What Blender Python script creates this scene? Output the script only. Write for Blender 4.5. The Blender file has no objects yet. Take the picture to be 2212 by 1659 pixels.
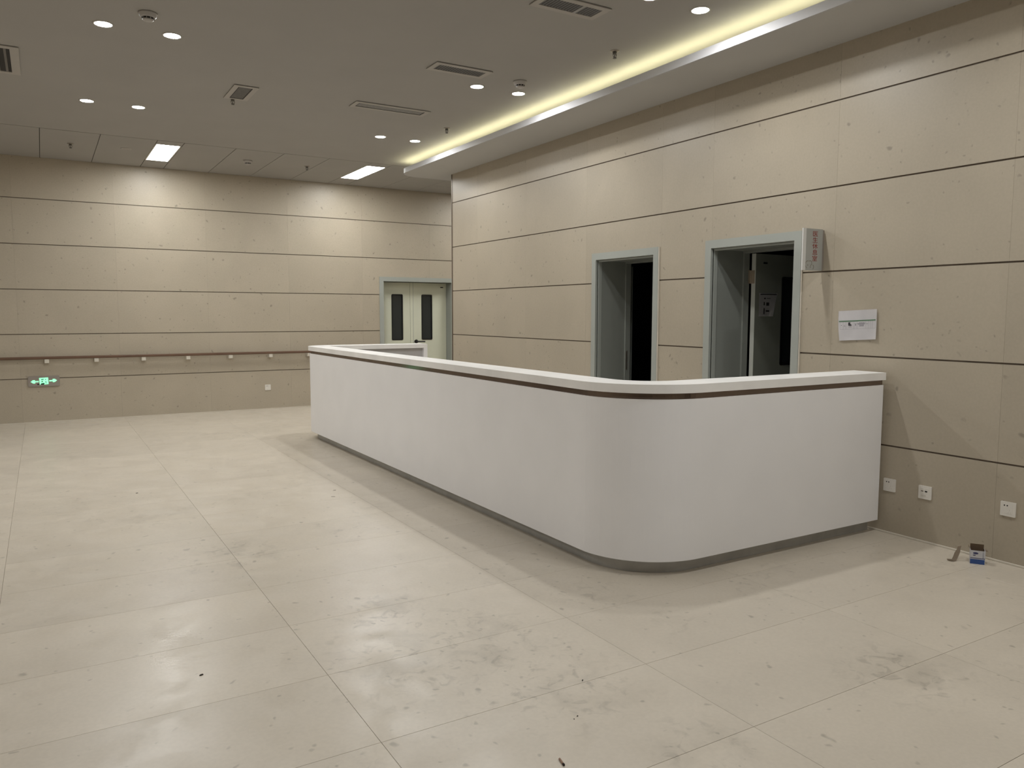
import bpy, bmesh, math, random
from mathutils import Matrix, Vector
random.seed(7)
C = bpy.context.scene.collection
S = bpy.context.scene

# ------------------------------------------------------------------ camera
F_PX, W_PX, H_PX = 1686.94, 2212.0, 1659.0
YAW, PIT, ROL = math.radians(30.9787), math.radians(-5.1715), math.radians(0.1093)
CAM = Vector((-4.9053, -12.3444, 1.4929))
f = Vector((math.sin(YAW) * math.cos(PIT), math.cos(YAW) * math.cos(PIT), math.sin(PIT)))
r0 = Vector((math.cos(YAW), -math.sin(YAW), 0)); u0 = r0.cross(f)
rr = r0 * math.cos(ROL) + u0 * math.sin(ROL); uu = -r0 * math.sin(ROL) + u0 * math.cos(ROL)
cd = bpy.data.cameras.new('camera'); cam = bpy.data.objects.new('camera', cd); C.objects.link(cam)
cd.sensor_fit = 'HORIZONTAL'; cd.sensor_width = 36.0; cd.lens = 36.0 * F_PX / W_PX; cd.clip_start = 0.05
cam.matrix_world = Matrix(((rr.x, uu.x, -f.x, CAM.x), (rr.y, uu.y, -f.y, CAM.y), (rr.z, uu.z, -f.z, CAM.z), (0, 0, 0, 1)))
S.camera = cam

# ------------------------------------------------------------------ light levels and exposure
w = bpy.data.worlds.new('world'); S.world = w; w.use_nodes = True
w.node_tree.nodes['Background'].inputs[0].default_value = (0, 0, 0, 1)
w.node_tree.nodes['Background'].inputs[1].default_value = 0.0
S.view_settings.view_transform = 'Standard'; S.view_settings.look = 'None'
S.view_settings.gamma = 1.0; S.view_settings.use_curve_mapping = False
S.view_settings.exposure = 0.10
DOWNLIGHT, PANEL, COVE, EXIT = 400.0, 35.0, 15.0, 0.95
DL_COL = (1.0, 1.0, 0.985); PN_COL = (1.0, 1.0, 0.97); COVE_COL = (1.0, 0.95, 0.60)

CEIL = 3.545      # ceiling height
SOF = 3.385       # soffit underside

# ------------------------------------------------------------------ materials
def _m(name):
    m = bpy.data.materials.new(name); m.use_nodes = True
    nt = m.node_tree; return m, nt, nt.nodes, nt.links, nt.nodes['Principled BSDF']

def mat(name, col, rough=0.5, metal=0.0, noise=0.0, nscale=6.0, spec=0.5, bump=0.0):
    m, nt, n, l, b = _m(name)
    b.inputs['Roughness'].default_value = rough; b.inputs['Metallic'].default_value = metal
    b.inputs['Specular IOR Level'].default_value = spec
    if noise > 0 or bump > 0:
        tc = n.new('ShaderNodeTexCoord'); tx = n.new('ShaderNodeTexNoise')
        tx.inputs['Scale'].default_value = nscale; tx.inputs['Detail'].default_value = 4
        l.new(tc.outputs['Object'], tx.inputs['Vector'])
        mr = n.new('ShaderNodeMapRange'); l.new(tx.outputs['Fac'], mr.inputs[0])
        mr.inputs[1].default_value = 0.3; mr.inputs[2].default_value = 0.7
        mr.inputs[3].default_value = 1 - noise; mr.inputs[4].default_value = 1 + noise * 0.4
        mx = n.new('ShaderNodeVectorMath'); mx.operation = 'SCALE'
        mx.inputs[0].default_value = col; l.new(mr.outputs[0], mx.inputs['Scale'])
        l.new(mx.outputs[0], b.inputs['Base Color'])
        if bump > 0:
            bp = n.new('ShaderNodeBump'); bp.inputs['Strength'].default_value = bump; bp.inputs['Distance'].default_value = 0.002
            l.new(tx.outputs['Fac'], bp.inputs['Height']); l.new(bp.outputs[0], b.inputs['Normal'])
    else:
        b.inputs['Base Color'].default_value = (*col, 1)
    return m

def emit(name, col, st):
    m, nt, n, l, b = _m(name)
    b.inputs['Base Color'].default_value = (0.8, 0.8, 0.8, 1)
    b.inputs['Emission Color'].default_value = (*col, 1); b.inputs['Emission Strength'].default_value = st
    return m

def stone(name, col, rough, spot=0.80, cloud=0.10, dirt=0.0, tilevar=0.03):
    """beige fossil limestone: faint clouds, sparse elongated darker fossils; optional dust and scuffs"""
    m, nt, n, l, b = _m(name)
    def math_(op, a, c=None, clamp=False):
        q = n.new('ShaderNodeMath'); q.operation = op; q.use_clamp = clamp
        for i, v in enumerate((a, c)):
            if v is None: continue
            if isinstance(v, (int, float)): q.inputs[i].default_value = v
            else: l.new(v, q.inputs[i])
        return q.outputs[0]
    def rng(v, a, b_, c, d):
        q = n.new('ShaderNodeMapRange'); l.new(v, q.inputs[0])
        for i, x in enumerate((a, b_, c, d)): q.inputs[i + 1].default_value = x
        q.interpolation_type = 'SMOOTHSTEP'; return q.outputs[0]
    tc = n.new('ShaderNodeTexCoord'); oi = n.new('ShaderNodeObjectInfo')
    sc = n.new('ShaderNodeMath'); sc.operation = 'MULTIPLY'; l.new(oi.outputs['Random'], sc.inputs[0]); sc.inputs[1].default_value = 57.0
    ad = n.new('ShaderNodeVectorMath'); ad.operation = 'ADD'; l.new(tc.outputs['Object'], ad.inputs[0]); l.new(sc.outputs[0], ad.inputs[1])
    def noise(vec, s, d=3.0, dist=0.0):
        t = n.new('ShaderNodeTexNoise'); t.inputs['Scale'].default_value = s; t.inputs['Detail'].default_value = d
        t.inputs['Distortion'].default_value = dist; l.new(vec, t.inputs['Vector']); return t
    # warp
    nw = noise(ad.outputs[0], 9.0, 2); wv = n.new('ShaderNodeVectorMath'); wv.operation = 'SCALE'; l.new(nw.outputs['Color'], wv.inputs[0]); wv.inputs['Scale'].default_value = 0.10
    av = n.new('ShaderNodeVectorMath'); av.operation = 'ADD'; l.new(ad.outputs[0], av.inputs[0]); l.new(wv.outputs[0], av.inputs[1])
    fac = None
    for (s, r, thr, st) in ((7.5, 0.115, 0.42, 1.0), (16.0, 0.15, 0.50, 0.8)):
        v = n.new('ShaderNodeTexVoronoi'); v.inputs['Scale'].default_value = s; l.new(av.outputs[0], v.inputs['Vector'])
        sp = n.new('ShaderNodeSeparateColor'); l.new(v.outputs['Color'], sp.inputs[0])
        near = rng(v.outputs['Distance'], r * 0.45, r * 1.3, 1.0, 0.0)
        pick = rng(sp.outputs[0], thr, thr + 0.35, 0.0, 1.0)
        q = math_('MULTIPLY', math_('MULTIPLY', near, pick), st)
        fac = q if fac is None else math_('MAXIMUM', fac, q)
    cl = rng(noise(ad.outputs[0], 1.6, 4, 0.4).outputs['Fac'], 0.3, 0.72, 1 - cloud, 1 + cloud * 0.5)
    fine = rng(noise(ad.outputs[0], 60, 3).outputs['Fac'], 0.3, 0.7, 0.975, 1.02)
    tv = rng(oi.outputs['Random'], 0, 1, 1 - tilevar, 1 + tilevar)
    k = math_('MULTIPLY', math_('MULTIPLY', cl, fine), tv)
    k = math_('MULTIPLY', k, math_('SUBTRACT', 1.0, math_('MULTIPLY', fac, 1 - spot)))
    rough_out = None
    if dirt > 0:
        g = n.new('ShaderNodeNewGeometry'); pos = g.outputs['Position']
        d1 = rng(noise(pos, 1.1, 3, 0.5).outputs['Fac'], 0.50, 0.72, 0, 1)
        d2 = rng(noise(pos, 13, 5, 1.2).outputs['Fac'], 0.52, 0.72, 0, 1)
        d3 = rng(noise(pos, 4.0, 6, 0.8).outputs['Fac'], 0.45, 0.75, 0, 1)
        blob = None
        for (bx, by, br) in ((-3.45, -9.3, 0.75), (-2.43, -9.12, 0.28), (-3.2, -9.8, 0.55), (-3.5, -8.76, 0.35), (-1.9, -10.5, 0.4), (-3.0, -10.45, 0.25), (-4.0, -7.4, 0.5)):
            dn = n.new('ShaderNodeVectorMath'); dn.operation = 'DISTANCE'; l.new(pos, dn.inputs[0]); dn.inputs[1].default_value = (bx, by, 0)
            q = rng(dn.outputs['Value'], br * 0.25, br, 0.85, 0.0); blob = q if blob is None else math_('MAXIMUM', blob, q)
        d1 = math_('MAXIMUM', math_('MULTIPLY', d1, 0.6), blob)
        dd = math_('MULTIPLY', d1, math_('ADD', math_('MULTIPLY', d2, 0.75), math_('MULTIPLY', d3, 0.5)))
        k = math_('MULTIPLY', k, math_('SUBTRACT', 1.0, math_('MULTIPLY', dd, dirt)))
        rr_ = rng(noise(pos, 5.0, 5, 0.6).outputs['Fac'], 0.35, 0.7, rough - 0.05, rough + 0.08)
        l.new(rr_, b.inputs['Roughness'])
    else:
        b.inputs['Roughness'].default_value = rough
    mx = n.new('ShaderNodeVectorMath'); mx.operation = 'SCALE'; mx.inputs[0].default_value = col; l.new(k, mx.inputs['Scale'])
    l.new(mx.outputs[0], b.inputs['Base Color'])
    b.inputs['Specular IOR Level'].default_value = 0.5
    return m

M = {}
M['wall'] = stone('beige_stone_panel', (0.44, 0.385, 0.30), 0.42, spot=0.66, cloud=0.045, tilevar=0.012)
M['groove'] = mat('brown_joint', (0.15, 0.115, 0.085), 0.6, noise=0.2)
M['floor'] = stone('beige_floor_tile', (0.60, 0.54, 0.45), 0.35, spot=0.68, cloud=0.045, dirt=0.38, tilevar=0.02)
M['grout'] = mat('tile_grout', (0.38, 0.34, 0.28), 0.8, noise=0.2)
M['ceil'] = mat('ceiling_paint', (0.375, 0.362, 0.345), 0.8, noise=0.03, nscale=2)
M['soffit'] = mat('ceiling_paint_lit', (0.50, 0.495, 0.485), 0.7, noise=0.03, nscale=2)  # lighter copy of the ceiling paint, the difference in light put into its colour
M['lip'] = mat('white_cove_lip_paint', (0.50, 0.50, 0.52), 0.6, noise=0.03, nscale=2)
M['ceilgap'] = mat('ceiling_joint', (0.09, 0.085, 0.075), 0.8, noise=0.1)
M['plain'] = mat('plain_wall_paint', (0.44, 0.38, 0.29), 0.6, noise=0.05, nscale=2)
M['white'] = mat('white_solid_surface', (0.92, 0.915, 0.925), 0.36, noise=0.025, nscale=3)
M['whitetop'] = mat('white_dusty_top', (0.93, 0.92, 0.90), 0.40, noise=0.10, nscale=3.2)
M['band'] = mat('bronze_strip', (0.24, 0.185, 0.155), 0.10, metal=0.6, noise=0.1, nscale=3)
M['kick'] = mat('brushed_steel_kick', (0.48, 0.48, 0.465), 0.42, metal=0.25, noise=0.12, nscale=8)
M['inner'] = mat('grey_inner_panel', (0.50, 0.49, 0.49), 0.5, noise=0.04)
M['frame'] = mat('grey_green_door_frame', (0.37, 0.39, 0.36), 0.42, noise=0.04, nscale=3)
M['jamb'] = mat('grey_green_jamb', (0.27, 0.285, 0.26), 0.5, noise=0.04, nscale=3)
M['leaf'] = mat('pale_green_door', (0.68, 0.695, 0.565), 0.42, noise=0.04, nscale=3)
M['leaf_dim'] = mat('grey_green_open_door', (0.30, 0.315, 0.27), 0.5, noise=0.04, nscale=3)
M['leaf_edge'] = mat('pale_door_edge', (0.66, 0.68, 0.63), 0.45, noise=0.04)
M['hinge'] = mat('bronze_hinge', (0.42, 0.35, 0.27), 0.5, metal=0.3, noise=0.2)
M['seal'] = mat('white_sealant', (0.66, 0.61, 0.52), 0.6, noise=0.1)
M['dark'] = mat('room_darkness', (0.05, 0.052, 0.06), 0.9, noise=0.1)  # darkness of the unlit rooms put into a near-black wall colour
M['glass'] = mat('dark_door_glass', (0.030, 0.035, 0.035), 0.08)
M['black'] = mat('black_metal', (0.012, 0.012, 0.012), 0.35, noise=0.1)
M['metal'] = mat('worn_steel', (0.33, 0.30, 0.26), 0.35, metal=0.8, noise=0.15)
M['darkmetal'] = mat('dark_sprinkler_metal', (0.12, 0.115, 0.105), 0.4, metal=0.6, noise=0.15)
M['silver'] = mat('silver_sign_face', (0.42, 0.43, 0.41), 0.42, metal=0.15, noise=0.03)
M['signedge'] = mat('white_sign_edge', (0.72, 0.72, 0.70), 0.4, noise=0.02)
M['red'] = mat('red_lettering', (0.30, 0.045, 0.03), 0.6, noise=0.1)
M['pen'] = mat('olive_pen_mark', (0.20, 0.175, 0.11), 0.7, noise=0.2)
M['paper'] = mat('white_paper', (0.86, 0.84, 0.85), 0.8, noise=0.04, nscale=12)
M['print_green'] = mat('green_print', (0.10, 0.19, 0.11), 0.8, noise=0.1)
M['print_dark'] = mat('black_print', (0.035, 0.03, 0.035), 0.8, noise=0.1)
M['print_grey'] = mat('grey_print', (0.22, 0.20, 0.24), 0.8, noise=0.1)
M['plastic'] = mat('white_plastic', (0.74, 0.71, 0.65), 0.35, noise=0.03)
M['plastic_shade'] = mat('ivory_plastic', (0.62, 0.585, 0.52), 0.4, noise=0.03)
M['hole'] = mat('socket_hole', (0.015, 0.013, 0.012), 0.7, noise=0.1)
M['rail'] = mat('brown_handrail', (0.135, 0.075, 0.045), 0.38, noise=0.12, nscale=5)
M['bracket'] = mat('pale_bracket', (0.64, 0.60, 0.52), 0.45, noise=0.05)
M['exitbox'] = mat('grey_exit_box', (0.32, 0.285, 0.25), 0.4, metal=0.1, noise=0.05)
M['exitdark'] = mat('dark_green_symbol', (0.01, 0.07, 0.04), 0.6, noise=0.1)
M['ventframe'] = mat('vent_frame_paint', (0.42, 0.40, 0.375), 0.6, noise=0.03)
M['ventslat'] = mat('vent_slat_grey', (0.34, 0.335, 0.34), 0.5, noise=0.1)
M['ventback'] = mat('vent_dark', (0.03, 0.028, 0.028), 0.8, noise=0.1)
M['filter'] = mat('grey_filter_mesh', (0.15, 0.145, 0.14), 0.8, noise=0.2, nscale=40)
M['filter_pale'] = mat('pale_filter_mesh', (0.26, 0.255, 0.25), 0.8, noise=0.2, nscale=40)
M['detector'] = mat('detector_plastic', (0.42, 0.40, 0.385), 0.45, noise=0.03)
M['trimbrown'] = mat('bronze_corner_trim', (0.15, 0.115, 0.085), 0.4, metal=0.3, noise=0.1)
M['card'] = mat('kraft_card', (0.40, 0.325, 0.245), 0.8, noise=0.12, nscale=30)
M['cardin'] = mat('kraft_card_inside', (0.13, 0.085, 0.05), 0.85, noise=0.15, nscale=30)
M['boxwhite'] = mat('white_carton_print', (0.58, 0.58, 0.60), 0.5, noise=0.05, nscale=30)
M['boxblue'] = mat('blue_carton_print', (0.035, 0.085, 0.27), 0.5, noise=0.1, nscale=30)
M['boxnavy'] = mat('navy_carton_print', (0.04, 0.045, 0.13), 0.5, noise=0.1, nscale=30)
M['butt'] = mat('tan_cigarette_filter', (0.32, 0.20, 0.14), 0.8, noise=0.2, nscale=80)
M['ash'] = mat('burnt_tip', (0.02, 0.012, 0.008), 0.9, noise=0.2)
M['chip'] = mat('dark_chip', (0.05, 0.04, 0.03), 0.8, noise=0.2)
M['e_down'] = emit('downlight_glow', DL_COL, DOWNLIGHT)
M['e_panel'] = emit('led_panel_glow', PN_COL, PANEL)
M['e_cove'] = emit('cove_led_glow', COVE_COL, COVE)
M['e_exit'] = emit('exit_green_glow', (0.03, 1.0, 0.40), EXIT)

# ------------------------------------------------------------------ mesh helpers
def obj(name, bm, m, parent=None, loc=None, smooth=False):
    bmesh.ops.recalc_face_normals(bm, faces=bm.faces[:])
    me = bpy.data.meshes.new(name); bm.to_mesh(me); bm.free()
    if smooth:
        for p in me.polygons: p.use_smooth = True
    o = bpy.data.objects.new(name, me); C.objects.link(o)
    me.materials.append(M[m] if isinstance(m, str) else m)
    if parent: o.parent = parent
    if loc: o.location = loc
    return o

def tag(o, label=None, cat=None, group=None, kind=None):
    if label: o['label'] = label
    if cat: o['category'] = cat
    if group: o['group'] = group
    if kind: o['kind'] = kind
    return o

def thing(name, label, cat, loc=(0, 0, 0), group=None, rz=0.0):
    o = bpy.data.objects.new(name, None); C.objects.link(o); o.location = loc; o.rotation_euler = (0, 0, rz)
    o.empty_display_size = 0.05
    return tag(o, label, cat, group)

def struct(name, bm, m): return tag(obj(name, bm, m), kind='structure')

def box(bm, x0, x1, y0, y1, z0, z1):
    v = [bm.verts.new(p) for p in ((x0, y0, z0), (x1, y0, z0), (x1, y1, z0), (x0, y1, z0), (x0, y0, z1), (x1, y0, z1), (x1, y1, z1), (x0, y1, z1))]
    for q in ((0, 3, 2, 1), (4, 5, 6, 7), (0, 1, 5, 4), (1, 2, 6, 5), (2, 3, 7, 6), (3, 0, 4, 7)): bm.faces.new([v[i] for i in q])
    return v
def boxbm(*a, bevel=0.0, seg=2):
    bm = bmesh.new(); box(bm, *a)
    if bevel: bmesh.ops.bevel(bm, geom=bm.edges[:], offset=bevel, segments=seg, affect='EDGES', profile=0.6)
    return bm

def lathe(bm, prof, n=24, axis='Z', c=(0, 0, 0)):
    """profile of (radius, height) turned about a vertical axis through c"""
    rings = []
    for (r, h) in prof:
        if r < 1e-6: rings.append([bm.verts.new((c[0], c[1], c[2] + h))])
        else: rings.append([bm.verts.new((c[0] + r * math.cos(2 * math.pi * i / n), c[1] + r * math.sin(2 * math.pi * i / n), c[2] + h)) for i in range(n)])
    for a, b in zip(rings, rings[1:]):
        for i in range(n):
            j = (i + 1) % n
            if len(a) == 1 and len(b) == 1: continue
            if len(a) == 1: bm.faces.new((a[0], b[i], b[j]))
            elif len(b) == 1: bm.faces.new((a[i], a[j], b[0]))
            else: bm.faces.new((a[i], a[j], b[j], b[i]))
    return bm

def tube(bm, pts, r, n=8, caps=True):
    pts = [Vector(p) for p in pts]; rings = []
    for i, p in enumerate(pts):
        d = (pts[min(i + 1, len(pts) - 1)] - pts[max(i - 1, 0)]).normalized()
        a = d.cross(Vector((0, 0, 1)));
        if a.length < 1e-3: a = d.cross(Vector((1, 0, 0)))
        a.normalize(); b = d.cross(a)
        rad = r[i] if isinstance(r, (list, tuple)) else r
        rings.append([bm.verts.new(p + (a * math.cos(2 * math.pi * k / n) + b * math.sin(2 * math.pi * k / n)) * rad) for k in range(n)])
    for a, b in zip(rings, rings[1:]):
        for k in range(n): bm.faces.new((a[k], a[(k + 1) % n], b[(k + 1) % n], b[k]))
    if caps: bm.faces.new(rings[0]); bm.faces.new(list(reversed(rings[-1])))
    return bm

def cells(bm, us, vs, keep, w0, w1, mp):
    """plate made of the grid cells that keep(u,v) accepts, from depth w0 to w1, placed by mp(u,v,w)"""
    us = sorted(set(round(x, 5) for x in us)); vs = sorted(set(round(x, 5) for x in vs))
    K = {(i, j): keep((us[i] + us[i + 1]) / 2, (vs[j] + vs[j + 1]) / 2) for i in range(len(us) - 1) for j in range(len(vs) - 1)}
    cache = {}
    def V(i, j, w):
        k = (i, j, w)
        if k not in cache: cache[k] = bm.verts.new(mp(us[i], vs[j], w))
        return cache[k]
    for (i, j), k in K.items():
        if not k: continue
        bm.faces.new([V(i, j, w0), V(i + 1, j, w0), V(i + 1, j + 1, w0), V(i, j + 1, w0)])
        bm.faces.new([V(i, j, w1), V(i, j + 1, w1), V(i + 1, j + 1, w1), V(i + 1, j, w1)])
        for di, dj, a, b in ((-1, 0, (i, j), (i, j + 1)), (1, 0, (i + 1, j), (i + 1, j + 1)), (0, -1, (i, j), (i + 1, j)), (0, 1, (i, j + 1), (i + 1, j + 1))):
            if not K.get((i + di, j + dj), False):
                bm.faces.new([V(*a, w0), V(*b, w0), V(*b, w1), V(*a, w1)])
    return bm

def inside(u, v, holes): return any(h[0] < u < h[1] and h[2] < v < h[3] for h in holes)

def poly(bm, pts):
    bm.faces.new([bm.verts.new(p) for p in pts]); return bm

# ------------------------------------------------------------------ room shell
XL, XR, YF = -9.2, 5.0, -16.0       # left end of the hall, far end of the corridor, end behind the camera
YC = -2.565                          # where the right wall ends at the corridor
H2 = (-6.805, -5.79, 0.0, 2.105)     # outer casing rectangles of the two doors in the right wall (y0,y1,z0,z1)
H3 = (-8.395, -7.402, 0.0, 2.112)
HB = (-0.07, 1.334, 0.0, 2.095)      # casing of the double door in the back wall (x0,x1,z0,z1)

# floor: slab with recessed grout, every tile its own piece
floor = struct('floor', boxbm(XL, XR, YF, 0.3, -0.20, -0.004), 'grout')
fx = [-8.755, -7.555, -6.355, -5.155, -3.955, -2.755, -1.555, -0.355, 0.845, 2.045, 3.245]
TY = 0.5935; y_ref = -9.879
fy = [y_ref + TY * k for k in range(-7, 18)]
fy = [y for y in fy if y < -0.05] + [0.0]
g = 0.0007
tile_mesh = None
for i in range(len(fx) - 1):
    for j in range(len(fy) - 1):
        x0, x1, y0, y1 = fx[i] + g, fx[i + 1] - g, fy[j] + g, fy[j + 1] - g
        if y1 < YC + 0.1 and x0 > -0.36: x1 = min(x1, 0.012)      # runs under the right wall
        if x1 - x0 < 0.02 or x0 > 0.5 and y1 < YC + 0.1: continue
        full = abs(x1 - x0 - 1.2 + 2 * g) < 1e-4 and abs(y1 - y0 - TY + 2 * g) < 1e-4
        if full and tile_mesh:
            o = bpy.data.objects.new('floor_tile', tile_mesh); C.objects.link(o); o.parent = floor
            o.location = ((x0 + x1) / 2, (y0 + y1) / 2, 0)
        else:
            hx, hy = (x1 - x0) / 2, (y1 - y0) / 2
            o = obj('floor_tile', boxbm(-hx, hx, -hy, hy, -0.006, 0.0, bevel=0.0005, seg=1), 'floor', floor, ((x0 + x1) / 2, (y0 + y1) / 2, 0))
            if full: tile_mesh = o.data

# back wall: brown substrate showing in the joints, stone panels 1.2 x 0.6
mpB = lambda u, v, w_: (u, w_, v)
bm = bmesh.new(); cells(bm, [XL, HB[0] + .03, HB[1] - .03, XR], [0, 2.06, CEIL + .1], lambda u, v: not inside(u, v, [(HB[0] + .03, HB[1] - .03, -1, 2.06)]), 0.009, 0.3, mpB)
wall_back = struct('wall_back', bm, 'groove')
rows = [0.0, 0.6, 1.2, 1.8, 2.4, 3.0, CEIL]
gh, gv = 0.0055, 0.0004
def wall_panels(parent, cols, holes, mp, to_loc, rows_=rows, top=CEIL):
    for a, b in zip(cols, cols[1:]):
        for j, (c, d) in enumerate(zip(rows_, rows_[1:])):
            d = min(d, top)
            u0_, u1_ = a + gv, b - gv
            v0_, v1_ = c + (gh if j else 0.001), d - (gh if d < top - .01 else 0.0)
            hs = [h for h in holes if h[0] < u1_ and h[1] > u0_ and h[2] < v1_ and h[3] > v0_]
            us = [u0_, u1_] + [x for h in hs for x in h[:2] if u0_ < x < u1_]
            vs = [v0_, v1_] + [x for h in hs for x in h[2:] if v0_ < x < v1_]
            keep = lambda u, v: not inside(u, v, hs)
            cu, cv = (a + b) / 2, (c + d) / 2
            bm = bmesh.new(); cells(bm, us, vs, keep, 0.0, 0.011, lambda u, v, w_: tuple(Vector(mp(u, v, w_)) - Vector(to_loc(cu, cv))))
            if not bm.faces: bm.free(); continue
            obj('wall_panel', bm, 'wall', parent, to_loc(cu, cv))
colsB = [-7.59, -6.385, -5.18, -3.975, -2.77, -1.565, -0.36, 0.845, 2.05, 3.25]
wall_panels(wall_back, colsB, [HB], mpB, lambda u, v: (u, 0, v))

# right wall
mpR = lambda u, v, w_: (w_, u, v)
hR = [(H2[0] + .03, H2[1] - .03, -1, 2.07), (H3[0] + .03, H3[1] - .03, -1, 2.07)]
bm = bmesh.new(); cells(bm, [YF, YC] + [x for h in hR for x in h[:2]], [0, 2.07, CEIL + .1], lambda u, v: not inside(u, v, hR), 0.009, 0.40, mpR)
wall_right = struct('wall_right', bm, 'groove')
colsR = [-12.265, -11.065, -9.865, -8.67, -7.465, -6.83, -5.675, -4.483, -3.29, YC - .012]
wall_panels(wall_right, colsR, [H2, H3], mpR, lambda u, v: (0, u, v), top=SOF)
# corner trim, corridor side wall, other hall walls
struct('trim_1', boxbm(-0.004, 0.022, YC - .012, YC + .016, 0.0, SOF, bevel=0.002), 'trimbrown')
struct('wall_corridor', boxbm(0.022, XR, YC - .2, YC, 0.0, CEIL + .1), 'plain')
struct('wall_left', boxbm(XL - .2, XL, YF, 0.3, 0.0, CEIL + .1), 'plain')
struct('wall_front', boxbm(XL, XR, YF - .2, YF, 0.0, CEIL + .1), 'plain')
struct('wall_corridor_end', boxbm(XR, XR + .2, YC - .2, 0.3, 0.0, CEIL + .1), 'plain')
# sealant lines where wall meets floor
struct('baseboard_back', boxbm(XL, HB[0] - .005, -0.010, 0.0, 0.0, 0.011, bevel=0.003), 'seal')
struct('baseboard_right', boxbm(-0.012, 0.0, YF, H3[0] - .005, 0.0, 0.012, bevel=0.003), 'seal')
struct('baseboard_right_middle', boxbm(-0.012, 0.0, H3[1] + .005, H2[0] - .005, 0.0, 0.012, bevel=0.003), 'seal')
struct('baseboard_right_far', boxbm(-0.012, 0.0, H2[1] + .005, YC - .015, 0.0, 0.012, bevel=0.003), 'seal')
# unlit rooms behind the two open doors
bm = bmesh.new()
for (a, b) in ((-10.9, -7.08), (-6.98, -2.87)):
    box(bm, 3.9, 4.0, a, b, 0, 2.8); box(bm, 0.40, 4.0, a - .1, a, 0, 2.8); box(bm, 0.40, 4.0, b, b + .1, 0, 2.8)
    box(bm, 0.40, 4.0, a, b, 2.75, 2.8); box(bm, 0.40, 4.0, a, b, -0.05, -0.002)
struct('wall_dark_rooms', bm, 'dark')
struct('trim_2', boxbm(0.595, 0.606, -5.706, -5.688, 0.0, 2.0, bevel=0.002), 'jamb')

# ceiling: plain painted field, band of panels by the back wall, dropped soffit with cove lip on the right
bm = bmesh.new(); box(bm, XL, XR, YF, -1.975, CEIL, CEIL + .1); box(bm, XL, XR, -1.975, 0.3, CEIL + .012, CEIL + .1)
ceiling = struct('ceiling', bm, 'ceil')
obj('joint_backing', boxbm(XL, XR, -1.974, -0.001, CEIL + .0085, CEIL + .0119), 'ceilgap', ceiling)
lightsX = [(-3.62, -3.32), (-0.915, -0.615), (1.785, 2.085)]
px = [-7.265, -6.655, -6.045, -5.44, -4.832, -4.226, -3.62, -3.32, -2.715, -2.115, -1.515, -0.915, -0.615, -0.015, 0.585, 1.185, 1.785, 2.085, 2.685, 3.285]
for a, b in zip(px, px[1:]):
    isl = any(abs(a - l[0]) < 1e-3 for l in lightsX)
    spans = [(-1.960, -1.735), (-0.575, -0.002)] if isl else ([(-1.960, -0.66), (-0.655, -0.002)] if 0.5 < a < 0.6 else [(-1.960, -0.002)])
    for (c, d) in spans:
        hx, hy = (b - a) / 2 - .0038, (d - c) / 2 - .001
        obj('ceiling_panel', boxbm(-hx, hx, -hy, hy, 0, 0.009), 'ceil', ceiling, ((a + b) / 2, (c + d) / 2, CEIL))
# soffit outline (plan) with rounded end at the corridor
R_ = 0.30; XS, YS = -0.61, -2.10
outl = [(XS, YF)] + [(XS + R_ - R_ * math.cos(t), YS - R_ + R_ * math.sin(t)) for t in [math.pi / 2 * k / 10 for k in range(11)]] + [(XR, YS)]
def band_from_path(path, d0, d1, z0, z1, closed_ends=True):
    """strip that follows a plan path, between offsets d0 and d1 to its right, from z0 to z1"""
    bm = bmesh.new(); n = len(path); nor = []
    for i in range(n):
        a = Vector(path[max(i - 1, 0)]); b = Vector(path[i]); c = Vector(path[min(i + 1, n - 1)])
        n1 = (b - a); n2 = (c - b)
        ns = [Vector((q.y, -q.x)).normalized() for q in (n1, n2) if q.length > 1e-9]
        m_ = sum(ns, Vector((0, 0))).normalized(); k = 1 / max(0.3, m_.dot(ns[0])); nor.append(m_ * k)
    rings = []
    for p, q in zip(path, nor):
        p = Vector(p); a = p + q * d0; b = p + q * d1
        rings.append([bm.verts.new((a.x, a.y, z0)), bm.verts.new((b.x, b.y, z0)), bm.verts.new((b.x, b.y, z1)), bm.verts.new((a.x, a.y, z1))])
    for s, t in zip(rings, rings[1:]):
        for k in range(4): bm.faces.new((s[k], s[(k + 1) % 4], t[(k + 1) % 4], t[k]))
    bm.faces.new(rings[0]); bm.faces.new(list(reversed(rings[-1])))
    return bm
bm = bmesh.new()
low = [bm.verts.new((x, y, SOF)) for x, y in outl] + [bm.verts.new((XR, YC, SOF)), bm.verts.new((0.0, YC, SOF)), bm.verts.new((0.0, YF, SOF))]
bm.faces.new(low); ext = bmesh.ops.extrude_face_region(bm, geom=bm.faces[:])
bmesh.ops.translate(bm, vec=(0, 0, 0.018), verts=[v for v in ext['geom'] if isinstance(v, bmesh.types.BMVert)])
soffit = obj('soffit', bm, 'soffit', ceiling)
lip = obj('cove_lip', band_from_path(outl, -0.002, 0.018, SOF - 0.0005, SOF + 0.062), 'lip', ceiling)
inn = [(x, y) for x, y in outl]
obj('cove_back', band_from_path(outl, 0.26, 0.29, SOF + .018, CEIL), 'ceil', ceiling)
led = [(XS, -15.5)] + outl[1:8]
cs = tag(obj('cove_light_strip', band_from_path(led, 0.060, 0.084, SOF + .042, SOF + .053), 'e_cove'),
         'yellow light strip hidden on the soffit behind the cove lip, glowing on the ceiling', 'light')

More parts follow.
